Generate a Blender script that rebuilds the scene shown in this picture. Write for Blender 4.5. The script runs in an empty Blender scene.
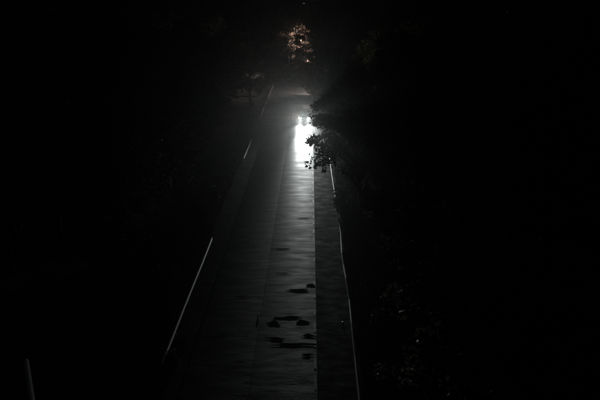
import bpy, math, random
import numpy as np
from mathutils import Vector, Matrix, Euler

R = math.radians
random.seed(7)
rng = np.random.default_rng(11)
scene = bpy.context.scene
C = scene.collection

# ------------------------------------------------------------------ camera
H = 19.4
cam_d = bpy.data.cameras.new('camera')
cam = bpy.data.objects.new('camera', cam_d)
C.objects.link(cam)
cam.location = (0, 0, H)
cam.rotation_euler = (R(90 - 18.2), 0, R(0.94))
cam_d.sensor_width = 36
cam_d.lens = 38.2
cam_d.clip_start = 0.1
cam_d.clip_end = 3000
scene.camera = cam

# ------------------------------------------------------------------ night sky, moon, exposure
world = bpy.data.worlds.new('World')
scene.world = world
world.use_nodes = True
nt = world.node_tree
nt.nodes.clear()
wo = nt.nodes.new('ShaderNodeOutputWorld')
bg = nt.nodes.new('ShaderNodeBackground')
sky = nt.nodes.new('ShaderNodeTexSky')
hsv = nt.nodes.new('ShaderNodeHueSaturation')
sky.sky_type = 'NISHITA'
sky.sun_disc = False
sky.sun_elevation = R(35)
sky.sun_rotation = R(200)
hsv.inputs['Saturation'].default_value = 0.35
bg.inputs['Strength'].default_value = 0.00025
nt.links.new(sky.outputs[0], hsv.inputs['Color'])
nt.links.new(hsv.outputs[0], bg.inputs['Color'])
nt.links.new(bg.outputs[0], wo.inputs['Surface'])

sun_d = bpy.data.lights.new('moon', 'SUN')
sun_d.energy = 0.0012
sun_d.angle = R(6)
sun_d.color = (0.85, 0.93, 1.0)
sun = bpy.data.objects.new('moon', sun_d)
C.objects.link(sun)
sun.location = (0, 0, 60)
sun.rotation_euler = (R(55), 0, R(-20))

scene.view_settings.view_transform = 'Standard'
scene.view_settings.look = 'None'
scene.view_settings.exposure = 0.55
scene.view_settings.gamma = 1
cy = scene.cycles
cy.max_bounces = 5
cy.diffuse_bounces = 2
cy.glossy_bounces = 3
cy.transmission_bounces = 3
cy.volume_bounces = 0
cy.transparent_max_bounces = 6
cy.sample_clamp_indirect = 2.0
cy.use_denoising = True
cy.use_light_tree = True

# ------------------------------------------------------------------ helpers
def link(o, parent=None):
    C.objects.link(o)
    if parent is not None:
        o.parent = parent
    return o

def tag(o, label=None, cat=None, group=None, kind=None):
    if label: o['label'] = label
    if cat: o['category'] = cat
    if group: o['group'] = group
    if kind: o['kind'] = kind
    return o

def empty(name, loc, rz=0.0):
    o = bpy.data.objects.new(name, None)
    o.empty_display_size = 0.3
    o.location = loc
    o.rotation_euler = (0, 0, rz)
    return link(o)

def mesh(name, verts, faces, mat=None, smooth=False):
    m = bpy.data.meshes.new(name)
    m.from_pydata([tuple(v) for v in verts], [], faces)
    if mat: m.materials.append(mat)
    if smooth:
        m.polygons.foreach_set('use_smooth', [True] * len(m.polygons))
    m.update()
    return m

def obj(name, verts, faces, mat, parent=None, smooth=False):
    return link(bpy.data.objects.new(name, mesh(name, verts, faces, mat, smooth)), parent)

class MB:
    def __init__(s): s.v = []; s.f = []
    def add(s, vs, fs):
        b = len(s.v); s.v += [tuple(v) for v in vs]; s.f += [tuple(i + b for i in f) for f in fs]
    def box(s, x0, x1, y0, y1, z0, z1):
        s.add([(x0,y0,z0),(x1,y0,z0),(x1,y1,z0),(x0,y1,z0),(x0,y0,z1),(x1,y0,z1),(x1,y1,z1),(x0,y1,z1)],
              [(0,3,2,1),(4,5,6,7),(0,1,5,4),(1,2,6,5),(2,3,7,6),(3,0,4,7)])
    def tube(s, pts, rad, n=8, cap=True):
        pts = [Vector(p) for p in pts]
        rad = rad if hasattr(rad, '__len__') else [rad] * len(pts)
        b = len(s.v)
        for i, p in enumerate(pts):
            t = (pts[min(i+1, len(pts)-1)] - pts[max(i-1, 0)]).normalized()
            a = Vector((1,0,0)) if abs(t.x) < 0.9 else Vector((0,1,0))
            u = t.cross(a).normalized(); w = t.cross(u)
            for k in range(n):
                an = 2*math.pi*k/n
                s.v.append(tuple(p + rad[i]*(math.cos(an)*u + math.sin(an)*w)))
        for i in range(len(pts)-1):
            for k in range(n):
                s.f.append((b+i*n+k, b+i*n+(k+1)%n, b+(i+1)*n+(k+1)%n, b+(i+1)*n+k))
        if cap:
            s.f.append(tuple(b+k for k in range(n))[::-1])
            s.f.append(tuple(b+(len(pts)-1)*n+k for k in range(n)))
    def loft(s, rings, closed=True, caps=True):
        b = len(s.v); n = len(rings[0])
        for r in rings: s.v += [tuple(p) for p in r]
        for i in range(len(rings)-1):
            for k in range(n if closed else n-1):
                s.f.append((b+i*n+k, b+i*n+(k+1)%n, b+(i+1)*n+(k+1)%n, b+(i+1)*n+k))
        if caps:
            s.f.append(tuple(b+k for k in range(n))[::-1])
            s.f.append(tuple(b+(len(rings)-1)*n+k for k in range(n)))
    def build(s, name, mat, parent=None, smooth=False):
        return obj(name, s.v, s.f, mat, parent, smooth)

def smooth_noise(x, y, seed=0):
    r = np.random.default_rng(seed)
    out = 0
    for k in range(6):
        a, b, c = r.normal(size=2), r.uniform(0, 6.28), 0.7**k
        f = 0.25*1.8**k
        out = out + c*np.sin(f*(a[0]*x + a[1]*y) + b)
    return out / 3

# ------------------------------------------------------------------ materials
def material(name):
    m = bpy.data.materials.new(name)
    m.use_nodes = True
    n = m.node_tree.nodes; l = m.node_tree.links
    return m, n, l, n['Principled BSDF']

def plain(name, col, rough=0.5, metal=0.0, coat=0.0, var=0.25, scale=6.0, bump=0.0):
    m, n, l, p = material(name)
    p.inputs['Roughness'].default_value = rough
    p.inputs['Metallic'].default_value = metal
    p.inputs['Coat Weight'].default_value = coat
    tc = n.new('ShaderNodeTexCoord')
    nz = n.new('ShaderNodeTexNoise'); nz.inputs['Scale'].default_value = scale; nz.inputs['Detail'].default_value = 6
    rp = n.new('ShaderNodeValToRGB')
    rp.color_ramp.elements[0].position = 0.3; rp.color_ramp.elements[1].position = 0.7
    rp.color_ramp.elements[0].color = tuple(c*(1-var) for c in col) + (1,)
    rp.color_ramp.elements[1].color = tuple(min(1, c*(1+var)) for c in col) + (1,)
    l.new(tc.outputs['Object'], nz.inputs['Vector']); l.new(nz.outputs['Fac'], rp.inputs['Fac']); l.new(rp.outputs[0], p.inputs['Base Color'])
    if bump:
        b = n.new('ShaderNodeBump'); b.inputs['Strength'].default_value = bump; b.inputs['Distance'].default_value = 0.05
        l.new(nz.outputs['Fac'], b.inputs['Height']); l.new(b.outputs[0], p.inputs['Normal'])
    return m

def pavement(name, c0, c1, r0, r1, bump, spec=0.5, aniso=0.0, stretch=(0.38, 0.9, 1.0), fine=9.0):
    """damp worn road surface: blotchy colour, uneven wetness, ripples across the lane"""
    m, n, l, p = material(name)
    g = n.new('ShaderNodeNewGeometry')
    mp = n.new('ShaderNodeMapping'); mp.inputs['Scale'].default_value = stretch
    l.new(g.outputs['Position'], mp.inputs['Vector'])
    big = n.new('ShaderNodeTexNoise'); big.inputs['Scale'].default_value = 0.8; big.inputs['Detail'].default_value = 5; big.inputs['Roughness'].default_value = 0.55
    med = n.new('ShaderNodeTexNoise'); med.inputs['Scale'].default_value = 1.2; med.inputs['Detail'].default_value = 5; med.inputs['Roughness'].default_value = 0.5
    fin = n.new('ShaderNodeTexNoise'); fin.inputs['Scale'].default_value = fine; fin.inputs['Detail'].default_value = 4
    for q in (big, med): l.new(mp.outputs[0], q.inputs['Vector'])
    l.new(g.outputs['Position'], fin.inputs['Vector'])
    rp = n.new('ShaderNodeValToRGB')
    rp.color_ramp.elements[0].position = 0.36; rp.color_ramp.elements[1].position = 0.66
    rp.color_ramp.elements[0].color = c0 + (1,); rp.color_ramp.elements[1].color = c1 + (1,)
    l.new(big.outputs['Fac'], rp.inputs['Fac'])
    crk = n.new('ShaderNodeTexNoise'); crk.inputs['Scale'].default_value = 1.5; crk.inputs['Detail'].default_value = 5; crk.inputs['Roughness'].default_value = 0.6
    mp2 = n.new('ShaderNodeMapping'); mp2.inputs['Scale'].default_value = (stretch[0]*.9, stretch[1]*1.3, 1); mp2.inputs['Location'].default_value = (7, 3, 0); mp2.inputs['Rotation'].default_value = (0, 0, .06)
    l.new(g.outputs['Position'], mp2.inputs['Vector']); l.new(mp2.outputs[0], crk.inputs['Vector'])
    cr = n.new('ShaderNodeValToRGB'); cr.color_ramp.elements[0].position = 0.36; cr.color_ramp.elements[1].position = 0.42
    cr.color_ramp.elements[0].color = (.18, .18, .18, 1)
    mx = n.new('ShaderNodeMix'); mx.data_type = 'RGBA'; mx.blend_type = 'MULTIPLY'; mx.inputs[0].default_value = 1
    l.new(crk.outputs['Fac'], cr.inputs['Fac']); l.new(rp.outputs[0], mx.inputs[6]); l.new(cr.outputs[0], mx.inputs[7]); l.new(mx.outputs[2], p.inputs['Base Color'])
    sp = n.new('ShaderNodeMath'); sp.operation = 'MULTIPLY'; sp.inputs[1].default_value = spec
    pr = n.new('ShaderNodeMapRange'); pr.inputs[1].default_value = .35; pr.inputs[2].default_value = .65; pr.inputs[3].default_value = .45; pr.inputs[4].default_value = 1.1
    l.new(big.outputs['Fac'], pr.inputs[0])
    pm = n.new('ShaderNodeMath'); pm.operation = 'MULTIPLY'
    l.new(cr.outputs[0], pm.inputs[0]); l.new(pr.outputs[0], pm.inputs[1]); l.new(pm.outputs[0], sp.inputs[0]); l.new(sp.outputs[0], p.inputs['Specular IOR Level'])
    mr = n.new('ShaderNodeMapRange'); mr.inputs[1].default_value = 0.35; mr.inputs[2].default_value = 0.65
    mr.inputs[3].default_value = r0; mr.inputs[4].default_value = r1
    l.new(med.outputs['Fac'], mr.inputs[0]); l.new(mr.outputs[0], p.inputs['Roughness'])
    ad = n.new('ShaderNodeMath'); ad.operation = 'MULTIPLY_ADD'; ad.inputs[1].default_value = 0.3
    l.new(fin.outputs['Fac'], ad.inputs[0]); l.new(med.outputs['Fac'], ad.inputs[2])
    b = n.new('ShaderNodeBump'); b.inputs['Strength'].default_value = bump; b.inputs['Distance'].default_value = 0.06
    l.new(ad.outputs[0], b.inputs['Height']); l.new(b.outputs[0], p.inputs['Normal'])
    if aniso:                            # grooves brushed across the lane
        p.inputs['Anisotropic'].default_value = aniso
        tv = n.new('ShaderNodeCombineXYZ'); tv.inputs[1].default_value = 1.0
        l.new(tv.outputs[0], p.inputs['Tangent'])
    return m

def leaf_material(name, c0, c1, trans=0.24):
    m = bpy.data.materials.new(name); m.use_nodes = True
    n = m.node_tree.nodes; l = m.node_tree.links; n.clear()
    out = n.new('ShaderNodeOutputMaterial')
    geo = n.new('ShaderNodeNewGeometry')
    rp = n.new('ShaderNodeValToRGB')
    rp.color_ramp.elements[0].color = c0 + (1,); rp.color_ramp.elements[1].color = c1 + (1,)
    l.new(geo.outputs['Random Per Island'], rp.inputs['Fac'])
    d = n.new('ShaderNodeBsdfDiffuse'); t = n.new('ShaderNodeBsdfTranslucent'); gl = n.new('ShaderNodeBsdfGlossy')
    gl.inputs['Roughness'].default_value = 0.5
    gl.inputs['Color'].default_value = (0.03, 0.032, 0.032, 1)
    l.new(rp.outputs[0], d.inputs['Color']); l.new(rp.outputs[0], t.inputs['Color'])
    a = n.new('ShaderNodeMixShader'); a.inputs[0].default_value = trans
    l.new(d.outputs[0], a.inputs[1]); l.new(t.outputs[0], a.inputs[2])
    b = n.new('ShaderNodeMixShader')
    fr = n.new('ShaderNodeFresnel'); fr.inputs['IOR'].default_value = 1.35
    l.new(fr.outputs[0], b.inputs[0]); l.new(a.outputs[0], b.inputs[1]); l.new(gl.outputs[0], b.inputs[2])
    l.new(b.outputs[0], out.inputs['Surface'])
    return m

def glow(name, col, strength):
    m, n, l, p = material(name)
    p.inputs['Base Color'].default_value = (0.6, 0.6, 0.6, 1)
    p.inputs['Emission Color'].default_value = col + (1,)
    p.inputs['Emission Strength'].default_value = strength
    m.cycles.emission_sampling = 'NONE'
    return m

M = {}
M['lane'] = pavement('damp_lane_concrete', (0.024, 0.0245, 0.0245), (0.055, 0.055, 0.054), 0.52, 0.62, 0.08, 0.65, 0.7)
M['lane_old'] = pavement('worn_lane_concrete', (0.02, 0.0205, 0.0205), (0.045, 0.0455, 0.045), 0.52, 0.64, 0.09, 0.6, 0.55)
M['shoulder'] = pavement('rough_shoulder_asphalt', (0.016, 0.0165, 0.0165), (0.04, 0.04, 0.04), 0.78, 0.95, 0.12, 0.2, 0.0, (0.8, 1, 1), 18)
M['bed'] = plain('road_bed', (0.03, 0.03, 0.03), 0.9)
M['joint'] = plain('joint_sealant', (0.012, 0.012, 0.012), 0.6)
M['soil'] = plain('forest_soil', (0.035, 0.032, 0.024), 0.95, var=0.4, scale=0.6, bump=0.4)
M['galv'] = plain('galvanised_steel', (0.17, 0.175, 0.175), 0.5, metal=0.5, var=0.15, scale=9)
M['dull'] = plain('dirty_dull_steel', (0.075, 0.075, 0.072), 0.55, metal=0.4, var=0.5, scale=2.0)
M['pole'] = plain('pale_painted_pole', (0.82, 0.83, 0.82), 0.5, var=0.1)
M['post'] = plain('weathered_steel_post', (0.25, 0.25, 0.25), 0.55, metal=0.6)
M['stone'] = plain('pale_stone', (0.38, 0.37, 0.35), 0.55, scale=14, bump=0.5)
M['bark'] = plain('dark_bark', (0.06, 0.05, 0.04), 0.9, scale=10, bump=0.6)
M['leaf'] = leaf_material('leaf_green', (0.024, 0.036, 0.02), (0.052, 0.068, 0.04))
M['leaf_b'] = leaf_material('leaf_olive', (0.03, 0.036, 0.024), (0.062, 0.066, 0.046))
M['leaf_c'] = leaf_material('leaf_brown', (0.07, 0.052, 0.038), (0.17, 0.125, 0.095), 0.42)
M['grass'] = leaf_material('grass_blades', (0.03, 0.045, 0.015), (0.085, 0.09, 0.04))
M['paint'] = plain('dark_car_paint', (0.03, 0.031, 0.033), 0.25, metal=0.3, coat=1.0, var=0.04)
M['glass'] = plain('dark_car_glass', (0.01, 0.011, 0.012), 0.04, coat=0.5, var=0.1)
M['black'] = plain('black_plastic', (0.015, 0.015, 0.015), 0.5)
M['rubber'] = plain('tyre_rubber', (0.02, 0.02, 0.02), 0.85)
M['rim'] = plain('alloy_rim', (0.45, 0.45, 0.46), 0.3, metal=0.9)
M['plate'] = plain('pale_number_plate', (0.7, 0.7, 0.68), 0.5, var=0.05)
M['head_on'] = glow('headlight_on', (1.0, 0.98, 0.95), 60)
M['tail_on'] = glow('tail_light_on', (1.0, 0.05, 0.03), 4)
M['lamp_on'] = glow('street_lamp_on', (1.0, 0.78, 0.66), 1.5)
M['far_on'] = glow('far_lamp_on', (0.85, 0.87, 0.9), 0.5)

# worn white paint with asphalt showing through
m, n, l, p = material('worn_white_paint')
g = n.new('ShaderNodeNewGeometry'); mp = n.new('ShaderNodeMapping'); mp.inputs['Scale'].default_value = (3, 1, 1)
nz = n.new('ShaderNodeTexNoise'); nz.inputs['Scale'].default_value = 1.3; nz.inputs['Detail'].default_value = 9; nz.inputs['Roughness'].default_value = 0.75
rp = n.new('ShaderNodeValToRGB')
rp.color_ramp.elements[0].position = 0.53; rp.color_ramp.elements[1].position = 0.60
rp.color_ramp.elements[0].color = (0.035, 0.035, 0.035, 1); rp.color_ramp.elements[1].color = (0.62, 0.62, 0.60, 1)
l.new(g.outputs['Position'], mp.inputs[0]); l.new(mp.outputs[0], nz.inputs['Vector']); l.new(nz.outputs['Fac'], rp.inputs['Fac'])
l.new(rp.outputs[0], p.inputs['Base Color']); p.inputs['Roughness'].default_value = 0.5
p.inputs['Specular IOR Level'].default_value = 0.65
p.inputs['Anisotropic'].default_value = 0.65
tv = n.new('ShaderNodeCombineXYZ'); tv.inputs[1].default_value = 1.0
l.new(tv.outputs[0], p.inputs['Tangent'])
M['line'] = m

m, n, l, p = material('still_water')
p.inputs['Base Color'].default_value = (0.004, 0.004, 0.004, 1)
p.inputs['Roughness'].default_value = 0.03
p.inputs['IOR'].default_value = 1.33
nz = n.new('ShaderNodeTexNoise'); nz.inputs['Scale'].default_value = 3
b = n.new('ShaderNodeBump'); b.inputs['Strength'].default_value = 0.02
l.new(nz.outputs['Fac'], b.inputs['Height']); l.new(b.outputs[0], p.inputs['Normal'])
M['water'] = m

# ------------------------------------------------------------------ ground
XC, XR, XL = -3.06, 0.43, -6.55          # lane joint, right lane edge, left lane edge
SR, SL = 2.75, -8.25                     # outer edges of the shoulders
Y0, Y1 = 8.0, 262.0

def ground_z(x, y):
    d = np.maximum(np.maximum(x - 3.2, -8.7 - x), 0)
    rise = 0.10*np.maximum(d - 4, 0) * (1 - np.exp(-d/30))
    return -0.14 - 0.10*np.minimum(d, 1.0) + rise + 0.22*smooth_noise(x, y, 3)*np.minimum(d/4, 1)

xs = np.unique(np.concatenate([np.linspace(-420, -30, 27), np.linspace(-30, 26, 57), np.linspace(26, 420, 27)]))
ys = np.unique(np.concatenate([np.linspace(-60, 160, 74), np.linspace(160, 1400, 60)]))
X, Y = np.meshgrid(xs, ys)
Z = ground_z(X, Y)
nx, ny = len(xs), len(ys)
fs = [(j*nx+i, j*nx+i+1, (j+1)*nx+i+1, (j+1)*nx+i) for j in range(ny-1) for i in range(nx-1)]
tag(obj('ground', np.stack([X, Y, Z], -1).reshape(-1, 3), fs, M['soil'], smooth=True), kind='structure',
    label='dark leaf-littered ground under the trees')

# ------------------------------------------------------------------ road: bed, concrete slabs, shoulders, line, puddles
def bend(y):                             # the road swings right beyond the car
    return np.maximum(np.asarray(y, float) - 125, 0)**2/140.0
mb = MB()
mb.loft([[(SL+float(bend(y)), y, -.40), (SR+float(bend(y)), y, -.40), (SR+float(bend(y)), y, -.075), (SL+float(bend(y)), y, -.075)] for y in [Y0]+list(np.linspace(120, Y1, 40))])
road = tag(mb.build('road', M['bed']), 'damp two-lane road running away under the trees', kind='structure')

def slab_mesh(x0, x1, y0, y1, mat, seed, z=0.0, nxx=9, nyy=14):
    r = np.random.default_rng(seed)
    gx = np.linspace(x0, x1, nxx); gy = np.linspace(y0, y1, nyy)
    GX, GY = np.meshgrid(gx, gy)
    GZ = z + 0.0005*smooth_noise(GX*.6, GY*.6, 5)
    GX = GX + bend(GY)
    vs = np.stack([GX, GY, GZ], -1).reshape(-1, 3).tolist()
    f = [(j*nxx+i, j*nxx+i+1, (j+1)*nxx+i+1, (j+1)*nxx+i) for j in range(nyy-1) for i in range(nxx-1)]
    # skirts
    per = [i for i in range(nxx)] + [j*nxx+nxx-1 for j in range(1, nyy)] + [(nyy-1)*nxx+i for i in range(nxx-2, -1, -1)] + [j*nxx for j in range(nyy-2, 0, -1)]
    bse = len(vs)
    m_ = len(per)
    for k in per: vs.append([vs[k][0], vs[k][1], vs[k][2]])
    for k in per: vs.append([vs[k][0], vs[k][1], -0.1])
    for a in range(m_):
        c = (a+1) % m_
        f.append((bse+a, bse+m_+a, bse+m_+c, bse+c))
    return vs, f

joint_y = [43.7 + 7.2*k + (0.25*math.sin(3*k)) for k in range(-5, 18)]
for k in range(len(joint_y)-1):
    a, b_ = joint_y[k]+0.005, joint_y[k+1]-0.005
    for x0, x1, mt, sd in ((XC+0.008, XR, M['lane'], 100+k), (XL, XC-0.008, M['lane_old'], 200+k)):
        vs, f = slab_mesh(x0, x1, a, b_, mt, sd)
        obj('slab', vs, f, mt, road, smooth=True)
for x0, x1, mt, sd in ((XC+0.008, XR, M['lane'], 901), (XL, XC-0.008, M['lane_old'], 902)):
    vs, f = slab_mesh(x0, x1, joint_y[-1]+0.012, Y1, mt, sd, nyy=60)
    tag(obj('lane_surface', vs, f, mt, road), kind='structure')
for nm, x0, x1, sd in (('shoulder', XR+0.004, SR, 11), ('shoulder', SL, XL-0.004, 12)):
    vs, f = slab_mesh(x0, x1, Y0+.01, Y1-.01, M['shoulder'], sd, z=-0.014, nxx=7, nyy=200)
    obj(nm, vs, f, M['shoulder'], road)
# edge line: painted dashes worn to different lengths
mb = MB()
for k in range(52):
    y = 20 + k*2.0 + random.uniform(-.28, .28)
    ln = random.uniform(.3, 1.35)
    w = 0.03 + 0.035*random.random()
    mb.add([(XR-0.10-w, y, 0.0024), (XR-0.10+w, y, 0.0024), (XR-0.10+w, y+ln, 0.0024), (XR-0.10-w, y+ln, 0.0024)], [(0,1,2,3)])
tag(mb.build('edge_line', M['line'], road), 'worn white paint line along the right lane edge')

def blob(cx, cy_, rx, ry, seed, z=0.0145, n=64):
    r = np.random.default_rng(seed)
    a = np.linspace(0, 2*np.pi, n, endpoint=False)
    rad = 1 + 0.22*np.sin(2*a+r.uniform(0,6)) + 0.18*np.sin(3*a+r.uniform(0,6)) + 0.14*np.sin(5*a+r.uniform(0,6)) + 0.08*np.sin(6*a+r.uniform(0,6)) + 0.03*np.sin(11*a+r.uniform(0,6)) + r.normal(0, .012, n)
    vs = [(cx, cy_, z)] + [(cx+rx*q*math.cos(t), cy_+ry*q*math.sin(t), z) for q, t in zip(rad, a)]
    return vs, [(0, 1+i, 1+(i+1) % n) for i in range(n)]
def bounded(vs):
    return [(max(min(x, XR-0.02), XL), y, z) for x, y, z in vs]
PUD = [(-2.2,34.7,.42,.26),(-1.35,35.45,.95,.17),(-.4,34.9,.50,.2),(-1.95,32.9,.55,.16),(-.75,32.3,1.15,.17),(.0,33.3,.40,.16),(-.1,31.2,.35,.14),
       (-.75,39.3,.85,.18),(.12,40.1,.30,.22),(-1.9,42.0,.45,.08),(-2.3,46.6,1.0,.09),
       (-.5,53.8,.7,.08),(-3.2,35.1,.06,.55),(-4.7,38.3,.6,.07)]
for k, (x, y, rx, ry) in enumerate(PUD):
    vs, f = blob(x, y, rx, ry, 40+k, z=.0026+.00012*k)
    obj('puddle', bounded(vs), f, M['water'], road)

# ------------------------------------------------------------------ guard rails
def wbeam_rings(path, side):
    """W profile swept along path [(x, y)], top at 0.75 m; side +1: face looks to +x"""
    prof = [(0.0,.57),(.02,.578),(.05,.60),(.05,.618),(.018,.64),(.018,.678),(.05,.70),(.05,.718),(.02,.742),(0.0,.75)]
    out = []
    for x, y, z in path:
        front = [(x+side*a, y, z+c) for a, c in prof]
        back = [(x+side*(a-.012), y, z+c) for a, c in reversed(prof)]
        out.append(front+back)
    return out
def guardrail(path, side, label, post_step=4.0, steel='galv'):
    root = empty('guardrail', (path[0][0], path[0][1], 0))
    ox, oy = path[0][0], path[0][1]
    P = [(x-ox, y-oy, z) for x, y, z in path]
    mb = MB(); mb.loft(wbeam_rings(P, side)); mb.build('beam', M[steel], root)
    # posts
    yy = 0.4; L = P[-1][1]
    base = None
    while yy < L:
        x = float(np.interp(yy, [p[1] for p in P], [p[0] for p in P]))
        if base is None:
            q = MB(); q.box(-.05, .05, -.06, .06, -0.35, .70); q.box(-.075+.0, -.052, -.05, .05, .60, .70) if side < 0 else q.box(.052, .075, -.05, .05, .60, .70)
            o = q.build('post', M['post'], root); base = o
        else:
            o = link(base.copy(), root)
        o.location = (x - side*0.09, yy, 0)
        yy += post_step
    # rounded end terminals
    for e in (0, -1):
        x, y, z = P[e]
        q = MB(); s = -1 if e == 0 else 1
        rings = []
        for t in range(6):
            a = t/5*math.pi*0.5
            rings.append([(x+side*(.04-.05*math.cos(a*2)), y+s*(0.012+.22*math.sin(a)), z+.575+.17*k/3) for k in range(4)])
        q.loft(rings, closed=False, caps=False); q.build('end_terminal', M[steel], root)
    tag(root, label, 'guardrail', 'steel guardrails along the road')
    return root

def straight(x, y0, y1, n, wob=0.0, seed=0):
    ys_ = np.linspace(y0, y1, n)
    w = smooth_noise(ys_*1.1, ys_*0+seed, seed)
    return [(float(x+wob*a), float(y), 0.0) for a, y in zip(w, ys_)]
guardrail(straight(-7.78, 28.6, 47.2, 12, .02, 3), 1, 'nearest left steel guardrail section, long pale stripe beside the near lane')
guardrail(straight(-7.80, 72.5, 82.6, 6, .05, 5), 1, 'short bright left guardrail section halfway to the oncoming car')
guardrail(straight(-7.80, 98.5, 133.0, 14, .04, 8), 1, 'farthest left guardrail section, beyond the car')
rp_ = [(2.30,74.0),(2.34,66.5),(2.40,60),(2.46,54.5),(2.52,48.5),(2.42,44.2),(2.44,42),(2.49,39.7),(2.55,36.6),(2.5,33.5),(2.47,30),(2.43,26),(2.42,22)]
guardrail([(x, y, 0.02*math.sin(y)) for x, y in reversed(rp_)] , -1, 'slightly bent steel guardrail along the right shoulder', steel='dull')
# ------------------------------------------------------------------ stone on the shoulder
def rock(name, loc, r, seed, label):
    import bmesh
    bm = bmesh.new(); bmesh.ops.create_icosphere(bm, subdivisions=3, radius=1)
    for v in bm.verts:
        c = v.co.copy()
        k = 1 + 0.16*math.sin(3*c.x+seed) + 0.13*math.sin(4*c.y+2*c.z+seed) + 0.07*math.sin(9*c.x-7*c.z)
        v.co = Vector((c.x*r*k*1.1, c.y*r*k*.8, max(c.z, -.55)*r*k*.5))
    me = bpy.data.meshes.new(name); bm.to_mesh(me); bm.free(); me.materials.append(M['stone'])
    o = link(bpy.data.objects.new(name, me)); o.location = loc
    return tag(o, label, 'stone')
rock('stone', (2.06, 35.0, -0.045), 0.085, 2, 'small pale stone lying on the right shoulder near the guardrail')

# ------------------------------------------------------------------ tall pole by the near left verge
pole = empty('roadside_post', (-9.62, 18.7, float(ground_z(np.array(-9.62), np.array(18.7)))))
rings = []
for z, w, t in ((.03,.15,.035),(2.5,.145,.035),(5.0,.135,.034),(7.45,.125,.033),(7.6,.11,.03),(7.68,.075,.026),(7.72,.03,.02)):
    rings.append([(t,-w,z),(t*1.15,-w*.5,z),(t*1.2,0,z),(t*1.15,w*.5,z),(t,w,z),(-t,w,z),(-t,-w,z)])
mb = MB(); mb.loft(rings); mb.build('shaft', M['pole'], pole)
mb = MB(); mb.tube([(0,0,-.1),(0,0,.03)], [.18,.18], 16); mb.build('base_plate', M['post'], pole)
tag(pole, 'slender pale flat post with rounded tip rising at the bottom left corner', 'post')

# ------------------------------------------------------------------ street lamps
def street_lamp(x, y, z0, h, reach, side, mat, energy, col, label, head=1.0):
    r = empty('street_lamp', (x, y, z0))
    mb = MB(); mb.tube([(0,0,-.3),(0,0,h*.5),(0,0,h-.6)], [.11,.09,.07], 12); mb.build('pole', M['post'], r, True)
    mb = MB(); mb.tube([(0,0,h-.6),(side*.15*reach,0,h-.15),(side*.5*reach,0,h+.1),(side*reach,0,h+.15)], [.06,.05,.045,.04], 10); mb.build('arm', M['post'], r, True)
    hx = side*(reach+.3*head)
    mb = MB()
    rings = []
    for t, w, q in ((-.42,.05,.05),(-.3,.13,.09),(0,.17,.11),(.3,.14,.09),(.42,.06,.04)):
        rings.append([(hx+t*head, w*head*math.cos(a), h+.17+q*head*max(math.sin(a), -.25)) for a in np.linspace(0, 2*math.pi, 12, endpoint=False)])
    mb.loft(rings); mb.build('lamp_head', M['post'], r, True)
    mb = MB(); rings = []
    for zz, q in ((.13,1.0),(.06,.9),(.02,.55)):
        rings.append([(hx+.24*head*q*math.cos(a), .13*head*q*math.sin(a), h+zz) for a in np.linspace(0, 2*math.pi, 14, endpoint=False)])
    mb.loft(rings); mb.build('lamp_glass', mat, r, True)
    if energy:
        ld = bpy.data.lights.new('lamp_bulb', 'POINT'); ld.energy = energy; ld.color = col; ld.shadow_soft_size = 0.12
        lo = link(bpy.data.objects.new('lamp_bulb', ld), r); lo.location = (hx, 0, h-.14)
    tag(r, label, 'street lamp', 'street lamps at the roadside')
    return r
street_lamp(-5.6, 168.5, -0.2, 7.9, 2.4, 1, M['lamp_on'], 6500, (1.0, .80, .74), 'lit warm street lamp half hidden in leaves where the road bends')
street_lamp(3.9, 127.0, -0.2, 6.6, 4.0, -1, M['lamp_on'], 1700, (1.0, .80, .74), 'lower warm street lamp buried in the leaves leaning over the right lane')
street_lamp(1.6, 430.0, 0.0, 11.6, 5.5, -1, M['far_on'], 0, None, 'faint grey lamp far away at the very top of the view', head=2.2)

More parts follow.
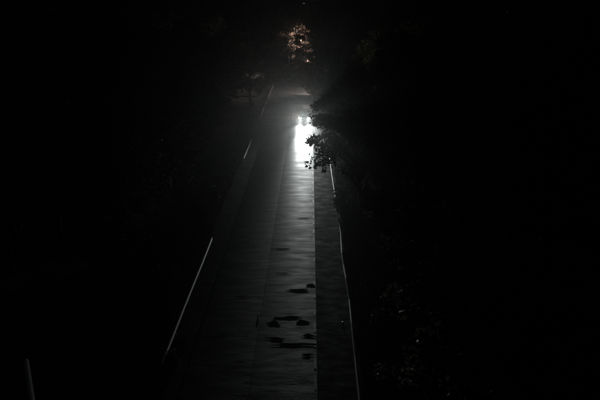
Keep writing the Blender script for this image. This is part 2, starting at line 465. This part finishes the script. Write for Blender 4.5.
# ------------------------------------------------------------------ oncoming car (faces -y)
def car(loc, rz):
    r = empty('car', loc, rz)
    W = .89
    def ring(y, w, zb, zt, crown=.02):
        half = [(0,zb),(.72*w,zb),(.93*w,zb+.10),(w,zb+.33*(zt-zb)),(w,zb+.6*(zt-zb)),(.965*w,zt-.12*(zt-zb)),(.88*w,zt-.01),(.5*w,zt+crown*.7),(0,zt+crown)]
        return [(x, y, z) for x, z in half] + [(-x, y, z) for x, z in reversed(half[1:-1])]
    st = [(-2.14,.62,.38,.62,.0),(-2.10,.76,.28,.70,.01),(-2.0,.84,.24,.80,.02),(-1.75,.88,.22,.87,.03),(-1.3,W,.2,.93,.035),(-.9,W,.2,1.0,.03),
          (0,W,.2,1.02,.0),(1.0,W,.2,1.03,.0),(1.7,.88,.22,1.04,.0),(2.0,.86,.26,1.02,.0),(2.12,.8,.32,.95,.0),(2.16,.66,.42,.8,.0)]
    mb = MB(); mb.loft([ring(*s) for s in st]); body = mb.build('body', M['paint'], r, True)
    # cabin shell
    def cring(z, yf, yb, w, c=.05):
        pts = []
        for t in np.linspace(-1, 1, 7): pts.append((w*t*.94, yf + c*t*t*1.2, z))
        for t in np.linspace(-1, 1, 7): pts.append((-w*t*.94, yb - c*t*t, z))
        return pts
    cs = [(1.0,-.92,2.02,.84),(1.2,-.60,1.93,.79),(1.38,-.32,1.80,.71),(1.475,-.16,1.68,.655)]
    mb = MB(); mb.loft([cring(*c) for c in cs], caps=False); mb.build('cabin_frame', M['paint'], r, True)
    # roof with camber
    g = []; fcs = []
    for j, y in enumerate(np.linspace(-.18, 1.70, 9)):
        for i, t in enumerate(np.linspace(-1, 1, 9)):
            g.append((t*.635, y, 1.545 - .065*t*t*abs(t) - .055*((y-.7)/.95)**2*1.1))
    for j in range(8):
        for i in range(8): fcs.append((j*9+i, j*9+i+1, (j+1)*9+i+1, (j+1)*9+i))
    obj('roof', g, fcs, M['paint'], r, True)
    # glass panes set just proud of the cabin shell
    def lerp(a, b, t): return tuple(a[i]+(b[i]-a[i])*t for i in range(3))
    def pane(name, quad, off, parent=r):
        a, b, c, d = [Vector(q) for q in quad]
        nrm = (b-a).cross(d-a).normalized()*off
        vs = [tuple(p+nrm) for p in (a,b,c,d)] + [tuple(p-nrm*.2) for p in (a,b,c,d)]
        return obj(name, vs, [(0,1,2,3),(7,6,5,4),(0,4,5,1),(1,5,6,2),(2,6,7,3),(3,7,4,0)], M['glass'], parent)
    pane('windscreen', [(-.72,-.86,1.02),(.72,-.86,1.02),(.58,-.2,1.44),(-.58,-.2,1.44)], .03)
    pane('rear_window', [(.68,1.99,1.06),(-.68,1.99,1.06),(-.56,1.70,1.44),(.56,1.70,1.44)], .03)
    for s in (-1, 1):
        for (ya, yb, yc, yd) in ((-.55,.45,.45,-.12),(.53,1.30,1.28,.53),(1.38,1.80,1.58,1.36)):
            q = [(s*.80,ya,1.05),(s*.80,yb,1.05),(s*.66,yc,1.43),(s*.66,yd,1.43)]
            if s < 0: q = q[::-1]
            pane('side_window', q, .03)
        for (ya, yb) in ((-.75,.47),(.51,1.42)):
            mb = MB(); rings = []
            for y in (ya, yb):
                rings.append([(s*(W+.001),y,.36),(s*(W+.012),y,.52),(s*(W+.012),y,.74),(s*(W*.975),y,.92),(s*(W*.95),y,.92),(s*(W*.95),y,.36)])
            mb.loft(rings); dr = mb.build('door', M['paint'], r)
            mb = MB(); mb.box(min(s*.885,s*.925), max(s*.885,s*.925), yb-.30, yb-.12, .80, .83); mb.build('door_handle', M['black'], dr)
        # mirrors
        mb = MB(); rings = []
        for t, k in ((-.08,.5),(-.04,.9),(.05,1),(.08,.8)):
            rings.append([(s*(.98+.10*k*math.cos(a)), -.62+t, 1.07+.075*k*math.sin(a)) for a in np.linspace(0, 2*math.pi, 10, endpoint=False)])
        mb.loft(rings); mb.build('wing_mirror', M['paint'], r, True)
        # wheels
        for y in (-1.32, 1.32):
            wh = obj('wheel', *(lambda q: (q.v, q.f))(_arch(s, y)), M['black'], r)
            mb = MB(); rings = []
            for xx, rr in ((.70,.20),(.70,.30),(.73,.325),(.86,.325),(.895,.30),(.895,.215),(.86,.20)):
                rings.append([(s*xx, y+rr*math.cos(a), .325+rr*math.sin(a)) for a in np.linspace(0, 2*math.pi, 24, endpoint=False)])
            mb.loft(rings, caps=False); mb.build('tyre', M['rubber'], wh, True)
            mb = MB(); mb.tube([(s*.80,y,.325),(s*.87,y,.325)], [.21,.06], 16)
            for k in range(5):
                a = 2*math.pi*k/5
                mb.tube([(s*.88,y,.325),(s*.882,y+.2*math.cos(a),.325+.2*math.sin(a))], [.035,.025], 6)
            mb.build('rim', M['rim'], wh)
        # headlights: clear lens, with its own beam
        mb = MB(); rings = []
        for yy, k in ((-2.02,1.0),(-2.10,1.0),(-2.135,.85),(-2.15,.45)):
            rings.append([(s*.66+.19*k*math.cos(a), yy+.10*abs(math.cos(a))*k*(1 if s*math.cos(a) > 0 else .1), .70+.105*k*math.sin(a)) for a in np.linspace(0, 2*math.pi, 18, endpoint=False)])
        mb.loft(rings); hl = mb.build('headlight', M['head_on'], r, True)
        sd = bpy.data.lights.new('headlight_beam', 'SPOT')
        sd.energy = BEAM; sd.spot_size = R(15); sd.spot_blend = 1.0; sd.shadow_soft_size = .07; sd.color = (.95, 1.0, .99)
        so = link(bpy.data.objects.new('headlight_beam', sd), r); so.location = (s*.66, -2.24, .70); so.rotation_euler = (R(90+.8), 0, R(180))
        wd = bpy.data.lights.new('headlight_spill', 'SPOT')
        wd.energy = SPILL; wd.spot_size = R(52); wd.spot_blend = 1.0; wd.shadow_soft_size = .07; wd.color = (.95, 1.0, .99)
        so = link(bpy.data.objects.new('headlight_spill', wd), r); so.location = (s*.66, -2.25, .69); so.rotation_euler = (R(90-2), 0, R(180))
        mb = MB(); mb.box(s*.60-.09, s*.60+.09, 2.06, 2.17, .74, .95); mb.build('tail_light', M['tail_on'], r)
        td = bpy.data.lights.new('tail_glow', 'POINT'); td.energy = TAIL; td.color = (1.0, .40, .34); td.shadow_soft_size = .08
        to = link(bpy.data.objects.new('tail_glow', td), r); to.location = (s*.60, 2.32, .85)
        mb = MB(); mb.tube([(s*.62,-2.12,.40),(s*.62,-2.16,.40)], [.06,.05], 12); mb.build('fog_light', M['glass'], r)
    mb = MB()
    for k in range(4): mb.box(-.42, .42, -2.165, -2.10, .56+.045*k, .585+.045*k)
    mb.build('grille', M['black'], r)
    mb = MB(); mb.box(-.72, .72, -2.185, -2.08, .30, .50); mb.build('front_bumper', M['paint'], r)
    mb = MB(); mb.box(-.74, .74, 2.08, 2.21, .34, .58); mb.build('rear_bumper', M['paint'], r)
    mb = MB(); mb.box(-.26, .26, -2.20, -2.187, .38, .49); mb.build('number_plate', M['plate'], r)
    for s in (-1, 1):
        mb = MB(); mb.tube([(s*.1-.3,-.93,1.035),(s*.1+.28,-.80,1.085)], .012, 6); mb.build('wiper', M['black'], r)
    tag(r, 'oncoming car with both headlights glaring on the wet right lane', 'car')
    return r
def _arch(s, y):
    q = MB(); q.tube([(s*.66,y,.325),(s*.70,y,.325)], [.21,.21], 16); return q
BEAM, SPILL, TAIL = 22000, 5200, 130
car((-0.95, 99.2, 0.012), R(0.4))

# ------------------------------------------------------------------ trees
def leaf_quads(cent, rad, n, size, r):
    """n folded leaves scattered through an ellipsoidal clump"""
    d = r.normal(size=(n, 3)); d /= np.linalg.norm(d, axis=1)[:, None]
    p = cent + d*rad*(r.uniform(0.15, 1.0, (n, 1))**0.6)
    u = r.normal(size=(n, 3)); u[:, 2] -= .35; u /= np.linalg.norm(u, axis=1)[:, None]
    w = np.cross(u, r.normal(size=(n, 3))); w /= np.linalg.norm(w, axis=1)[:, None] + 1e-9
    nn = np.cross(u, w)
    L = size*r.uniform(.7, 1.3, (n, 1)); B = L*r.uniform(.30, .42, (n, 1))
    v = np.stack([p - u*L*.5, p + w*B + nn*B*.35, p + u*L*.5, p - w*B + nn*B*.35], 1)
    return v.reshape(-1, 3)

def leaves_mesh(name, v, mat):
    n = len(v)//4
    me = bpy.data.meshes.new(name)
    me.vertices.add(len(v)); me.vertices.foreach_set('co', v.astype(np.float32).ravel())
    idx = np.arange(n)[:, None]*4 + np.array([[0,1,2,0,2,3]])
    me.loops.add(n*6); me.loops.foreach_set('vertex_index', idx.ravel().astype(np.int32))
    me.polygons.add(n*2); me.polygons.foreach_set('loop_start', np.arange(0, n*6, 3, dtype=np.int32))
    me.polygons.foreach_set('loop_total', np.full(n*2, 3, dtype=np.int32))
    me.materials.append(mat); me.update(calc_edges=True)
    return me

def tree_meshes(seed, h, cr, cb, nclump, nleaf, leaf, mat, lean=(0, 0)):
    """h height, cr crown radius, cb crown base height; returns wood mesh and crown mesh"""
    r = np.random.default_rng(seed)
    top = Vector((lean[0], lean[1], h*.82))
    mb = MB()
    tp = [Vector((0,0,-.4)), Vector((lean[0]*.15, lean[1]*.15, h*.25)), Vector((lean[0]*.5+r.normal()*.15, lean[1]*.5+r.normal()*.15, h*.55)), top]
    mb.tube(tp, [h*.026, h*.02, h*.013, .03], 9)
    V = []
    for k in range(nclump):
        zz = r.uniform(0, 1)
        z = cb + (h-cb)*zz
        prof = cr*math.sqrt(max(.05, 1-((zz-.42)/.62)**2))
        a = r.uniform(0, 2*math.pi); q = prof*r.uniform(.35, 1.0)
        fx = lean[0]*z/h + q*math.cos(a)*r.uniform(.85, 1.15); fy = lean[1]*z/h + q*math.sin(a)*r.uniform(.85, 1.15)
        c = np.array([fx, fy, z])
        s = r.uniform(.55, 1.15)*cr/3.4
        V.append(leaf_quads(c, np.array([1.05, 1.05, .62])*s, nleaf, leaf, r))
        if k % 2 == 0:
            zs = max(h*.22, z - q*.7)
            t0 = np.interp(zs, [p.z for p in tp], range(4)); i = int(min(t0, 2)); st = tp[i].lerp(tp[i+1], t0-i)
            mid = st.lerp(Vector(c), .5) + Vector((0, 0, .15*q))
            mb.tube([st, mid, Vector(c)], [h*.009, h*.006, .015], 5, cap=False)
    wood = mesh('trunk', mb.v, mb.f, M['bark'], True)
    return wood, leaves_mesh('crown', np.concatenate(V), mat)

VAR = [tree_meshes(21, 9.5, 3.3, 2.2, 46, 85, .30, M['leaf']),
       tree_meshes(22, 11.0, 3.6, 2.6, 52, 85, .30, M['leaf_b'], (.5, .2)),
       tree_meshes(23, 8.2, 3.0, 1.6, 42, 85, .28, M['leaf'], (-.3, .3)),
       tree_meshes(24, 12.2, 3.7, 3.0, 56, 85, .32, M['leaf']),
       tree_meshes(25, 9.0, 3.9, 2.0, 50, 85, .30, M['leaf_b'], (.2, -.4))]

def tree(x, y, var, sc, rz, label, group=None, name='tree'):
    wood, crown = var
    z = float(ground_z(np.array(x), np.array(y)))
    r = empty(name, (x, y, z), rz); r.scale = (sc, sc, sc)
    link(bpy.data.objects.new('trunk', wood), r); link(bpy.data.objects.new('crown', crown), r)
    tag(r, label, 'tree', group)
    return r

# trees that the photograph lets one tell apart
OVER = tree_meshes(31, 11.5, 4.3, 5.2, 70, 95, .34, M['leaf'], (-1.5, .3))
tree(4.6, 52.0, OVER, 1.0, 0, 'leafy tree on the right whose lobed branch cuts across the headlight reflection')
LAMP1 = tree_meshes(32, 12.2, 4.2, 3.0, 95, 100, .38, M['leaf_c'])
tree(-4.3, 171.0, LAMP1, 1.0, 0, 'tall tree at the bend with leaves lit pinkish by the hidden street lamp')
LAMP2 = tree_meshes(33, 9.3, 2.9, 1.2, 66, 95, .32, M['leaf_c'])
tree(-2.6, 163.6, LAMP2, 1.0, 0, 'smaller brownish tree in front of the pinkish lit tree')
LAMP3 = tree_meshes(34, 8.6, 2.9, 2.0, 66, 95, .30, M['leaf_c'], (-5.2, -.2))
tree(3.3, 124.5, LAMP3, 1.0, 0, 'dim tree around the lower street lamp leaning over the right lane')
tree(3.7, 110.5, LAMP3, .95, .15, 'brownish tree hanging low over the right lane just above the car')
OV2 = tree_meshes(35, 10.5, 3.9, 3.6, 64, 95, .32, M['leaf'], (-1.0, .3))
tree(5.3, 65.0, OV2, 1.0, .3, 'dark tree leaning over the right shoulder just behind the lobed branch')
OV3 = tree_meshes(36, 11.0, 4.0, 3.2, 64, 95, .32, M['leaf'], (-1.2, .0))
tree(5.4, 77.0, OV3, 1.0, -.2, 'dark tree over the right shoulder a little short of the car')
tree(4.6, 89.0, OV2, 1.05, -.4, 'dark tree nearest the car on its right side')
tree(4.0, 103.5, OV3, 1.0, .1, 'dark tree standing right of the road past the rear of the car')
tree(-11.2, 118.0, VAR[1], 1.05, 1.0, 'greenish tree in the haze left of the farthest guardrail section')
tree(-12.5, 55.0, VAR[4], .95, 4.0, 'dim tree behind the gap after the nearest left guardrail')

# camera frustum, to leave out what the photograph shows nothing of
p_ = R(18.2)
def seen(x, y, z):
    yy = y*math.cos(R(.94)) - x*math.sin(R(.94)); xx = x*math.cos(R(.94)) + y*math.sin(R(.94))
    d = yy*math.cos(p_) + (H-z)*math.sin(p_)
    if d < 5: return False
    u = yy*math.sin(p_) - (H-z)*math.cos(p_)
    return abs(637*xx/d) < 330 and -637*u/d < 250
named = [(4.6,52),(5.3,65),(5.4,77),(5.2,89),(3.3,124.5),(3.7,110.5),(-2.9,160),(4.6,101),(-11.2,118),(-12.5,55)]
cnt = 0
GL = 'dark leafy tree in the unlit wood on the left of the road'
GR = 'dark leafy tree in the unlit wood on the right of the road'
GL1 = 'dark leafy tree in the front row just behind the left guardrails'
GR1 = 'dark leafy tree in the front row just behind the right guardrail'
k = 0
for side in (-1, 1):
    for row in range(9):
        step = 7.0 + row*.35
        y = 24.0 + (row % 2)*3.5
        while y < 150:
            off = (14.2 if side < 0 else 7.0) + row*6.6
            x = side*(off + random.uniform(-.7, 1.2)); yy = y + random.uniform(-1.6, 1.6)
            y += step
            if side > 0 and row == 0 and yy > 90: x -= 1.2
            if not (seen(x, yy, 6)): continue
            if yy > 120 and float(bend(yy))-11 < x < float(bend(yy))+6: continue
            if side < 0 and yy < 40 and x > -24: continue
            if any(abs(x-a) < 3.5 and abs(yy-b) < 4 for a, b in named): continue
            k += 1
            sc = random.uniform(.82, 1.12) if row == 0 else random.uniform(.95, 1.3)
            tree(x, yy, VAR[k % 5], sc, random.uniform(0, 6.28), (GL if side < 0 else GR) if row else (GL1 if side < 0 else GR1), 'trees in the dark wood left of the road' if side < 0 else 'trees in the dark wood right of the road')
print('trees', k)

# far wood beyond 150 m, one mass
V = []; mbw = MB()
r2 = np.random.default_rng(77)
for i in range(470):
    y = r2.uniform(150, 620); x = r2.uniform(-.62*y-10, .62*y+10)
    if y < 300 and float(bend(y))-13 < x < float(bend(y))+7: continue
    if y < 440 and -7 < x < 4 and y > 205: continue
    if y < 185 and -12 < x < 4: continue
    z = float(ground_z(np.array(x), np.array(y))); h = r2.uniform(9, 14); cr = r2.uniform(3.5, 5.0)
    mbw.tube([(x, y, z-.3), (x, y, z+h*.6)], [.25, .08], 5)
    for c in range(9):
        a = r2.uniform(0, 6.28); q = cr*r2.uniform(.2, .8); zz = r2.uniform(.3, .95)
        V.append(leaf_quads(np.array([x+q*math.cos(a), y+q*math.sin(a), z+h*zz]), np.array([1.7, 1.7, 1.2]), 42, .75, r2))
far = link(bpy.data.objects.new('far_wood', leaves_mesh('far_wood', np.concatenate(V), M['leaf'])))
tag(far, 'black mass of far trees closing the top of the view', 'wood', kind='stuff')
fw = mbw.build('trunks', M['bark'], far); fw['kind'] = 'stuff'

# ------------------------------------------------------------------ shrubs along the verges
def shrub_meshes(seed, rad, h, nl, leaf, mat):
    r = np.random.default_rng(seed); V = []; mb = MB()
    for k in range(16):
        a = r.uniform(0, 6.28); q = rad*r.uniform(.1, .8); z = h*r.uniform(.25, .9)
        c = np.array([q*math.cos(a), q*math.sin(a), z])
        V.append(leaf_quads(c, np.array([.42, .42, .36])*rad, nl, leaf, r))
        mb.tube([(0,0,-.2), (c[0]*.4, c[1]*.4, z*.6), tuple(c)], [.03, .02, .008], 5, cap=False)
    return mesh('stems', mb.v, mb.f, M['bark'], True), leaves_mesh('foliage', np.concatenate(V), mat)
SV = [shrub_meshes(61, 1.1, 1.7, 60, .17, M['leaf']), shrub_meshes(62, 1.4, 2.3, 75, .18, M['leaf_b']), shrub_meshes(63, .9, 1.2, 55, .15, M['leaf'])]
def shrub(x, y, v, sc, label, group=None):
    z = float(ground_z(np.array(x), np.array(y)))
    r = empty('shrub', (x, y, z), random.uniform(0, 6.28)); r.scale = (sc, sc, sc)
    link(bpy.data.objects.new('stems', SV[v][0]), r); link(bpy.data.objects.new('foliage', SV[v][1]), r)
    tag(r, label, 'shrub', group)
shrub(-7.42, 32.4, 2, .6, 'small weedy shrub added to dim the lower end of the nearest left guardrail')  # this shrub and the next are added to cover and shade the rail's near end
shrub(-7.4, 29.8, 0, .6, 'small weedy shrub added to dim the near tip of the nearest left guardrail')
for (x, y, v, s) in ((-7.6,150,1,1.2),(-5.2,152,0,1.4),(-3.4,154.5,1,1.3),(-1.6,156.5,1,1.4),(-.2,159.5,0,1.3),(-9.6,146,0,1.2),(-6.3,157,1,1.3),(-8.6,143,1,1.5),(-6.4,146.5,1,1.6),(-4.6,148.5,0,1.8),(-2.9,150.5,1,1.6),(-1.4,152.5,0,1.8),(.4,155,1,1.6),(2.0,157.5,0,1.8)):
    shrub(x, y, v, s, 'dim shrub on the verge below the pinkish lit tree', 'shrubs at the bend')
shrub(3.0, 55.6, 1, 1.15, 'round dark shrub spilling over the right guardrail below the overhanging tree')
for (x, y, v, s) in ((-9.3,52,1,1),(-9.2,57.5,0,1.1),(-9.4,62.5,1,.9),(-9.1,67.5,0,1.1),(-9.3,88,1,1),(-9.1,93,0,1.2),(-9.9,40,0,1),(-10,32,2,1.1),(-9.8,78,2,1.2),(-9.8,105,1,1),(-9.9,125,0,1.2)):
    shrub(x, y, v, s, 'low dark shrub on the left verge behind the guardrail line', 'shrubs on the left verge')
for (x, y, v, s) in ((4.3,28,0,1),(4.4,33,1,1),(4.2,38,2,1.2),(4.5,43,1,1.1),(4.4,47.5,0,1.1),(4.5,60,1,1.2),(4.0,66,0,1.3),(4.2,73,1,1.2),(4.0,80,0,1.2),(4.1,87,1,1.1),(2.95,37.6,2,.55),(2.9,45.6,2,.6),(3.0,41.8,2,.5),(2.95,50.6,2,.7),(2.9,33.4,0,.4),(2.9,62.5,2,.7)):
    shrub(x, y, v, s, 'low dark shrub on the right verge behind the bent guardrail', 'shrubs on the right verge')

# ------------------------------------------------------------------ grass on the verges
r3 = np.random.default_rng(5)
N = 26000
gy = 24 + 110*r3.uniform(0, 1, N)**1.6
left = r3.uniform(0, 1, N) < .5
gx = np.where(left, SL - .05 - np.abs(r3.normal(0, 1.2, N)), SR + .05 + np.abs(r3.normal(0, 1.2, N)))
gz = ground_z(gx, gy)
hh = r3.uniform(.12, .45, N); an = r3.uniform(0, 6.28, N); lx = r3.normal(0, .12, N); ly = r3.normal(0, .12, N)
bw = .018
b0 = np.stack([gx - bw*np.cos(an), gy - bw*np.sin(an), gz-.02], -1); b1 = np.stack([gx + bw*np.cos(an), gy + bw*np.sin(an), gz-.02], -1)
t0 = np.stack([gx + lx + .005, gy + ly, gz + hh], -1); t1 = np.stack([gx + lx, gy + ly, gz + hh], -1)
gm = leaves_mesh('grass', np.stack([b0, b1, t0, t1], 1).reshape(-1, 3), M['grass'])
tag(link(bpy.data.objects.new('grass', gm)), 'sparse rough grass along both verges outside the guardrails', 'grass', kind='stuff')

# ------------------------------------------------------------------ damp night air
mb = MB(); mb.box(-440, 440, -70, 1420, -3, 75)
hz = mb.build('haze', None)
m = bpy.data.materials.new('damp_air'); m.use_nodes = True
n = m.node_tree.nodes; l = m.node_tree.links; n.clear()
o = n.new('ShaderNodeOutputMaterial'); v = n.new('ShaderNodeVolumePrincipled')
v.inputs['Color'].default_value = (.9, .93, .92, 1); v.inputs['Density'].default_value = 0.00026; v.inputs['Anisotropy'].default_value = 0.91
l.new(v.outputs[0], o.inputs['Volume'])
hz.data.materials.append(m)
m.cycles.homogeneous_volume = True
tag(hz, 'thin damp night air glowing around the headlights', 'haze', kind='stuff')
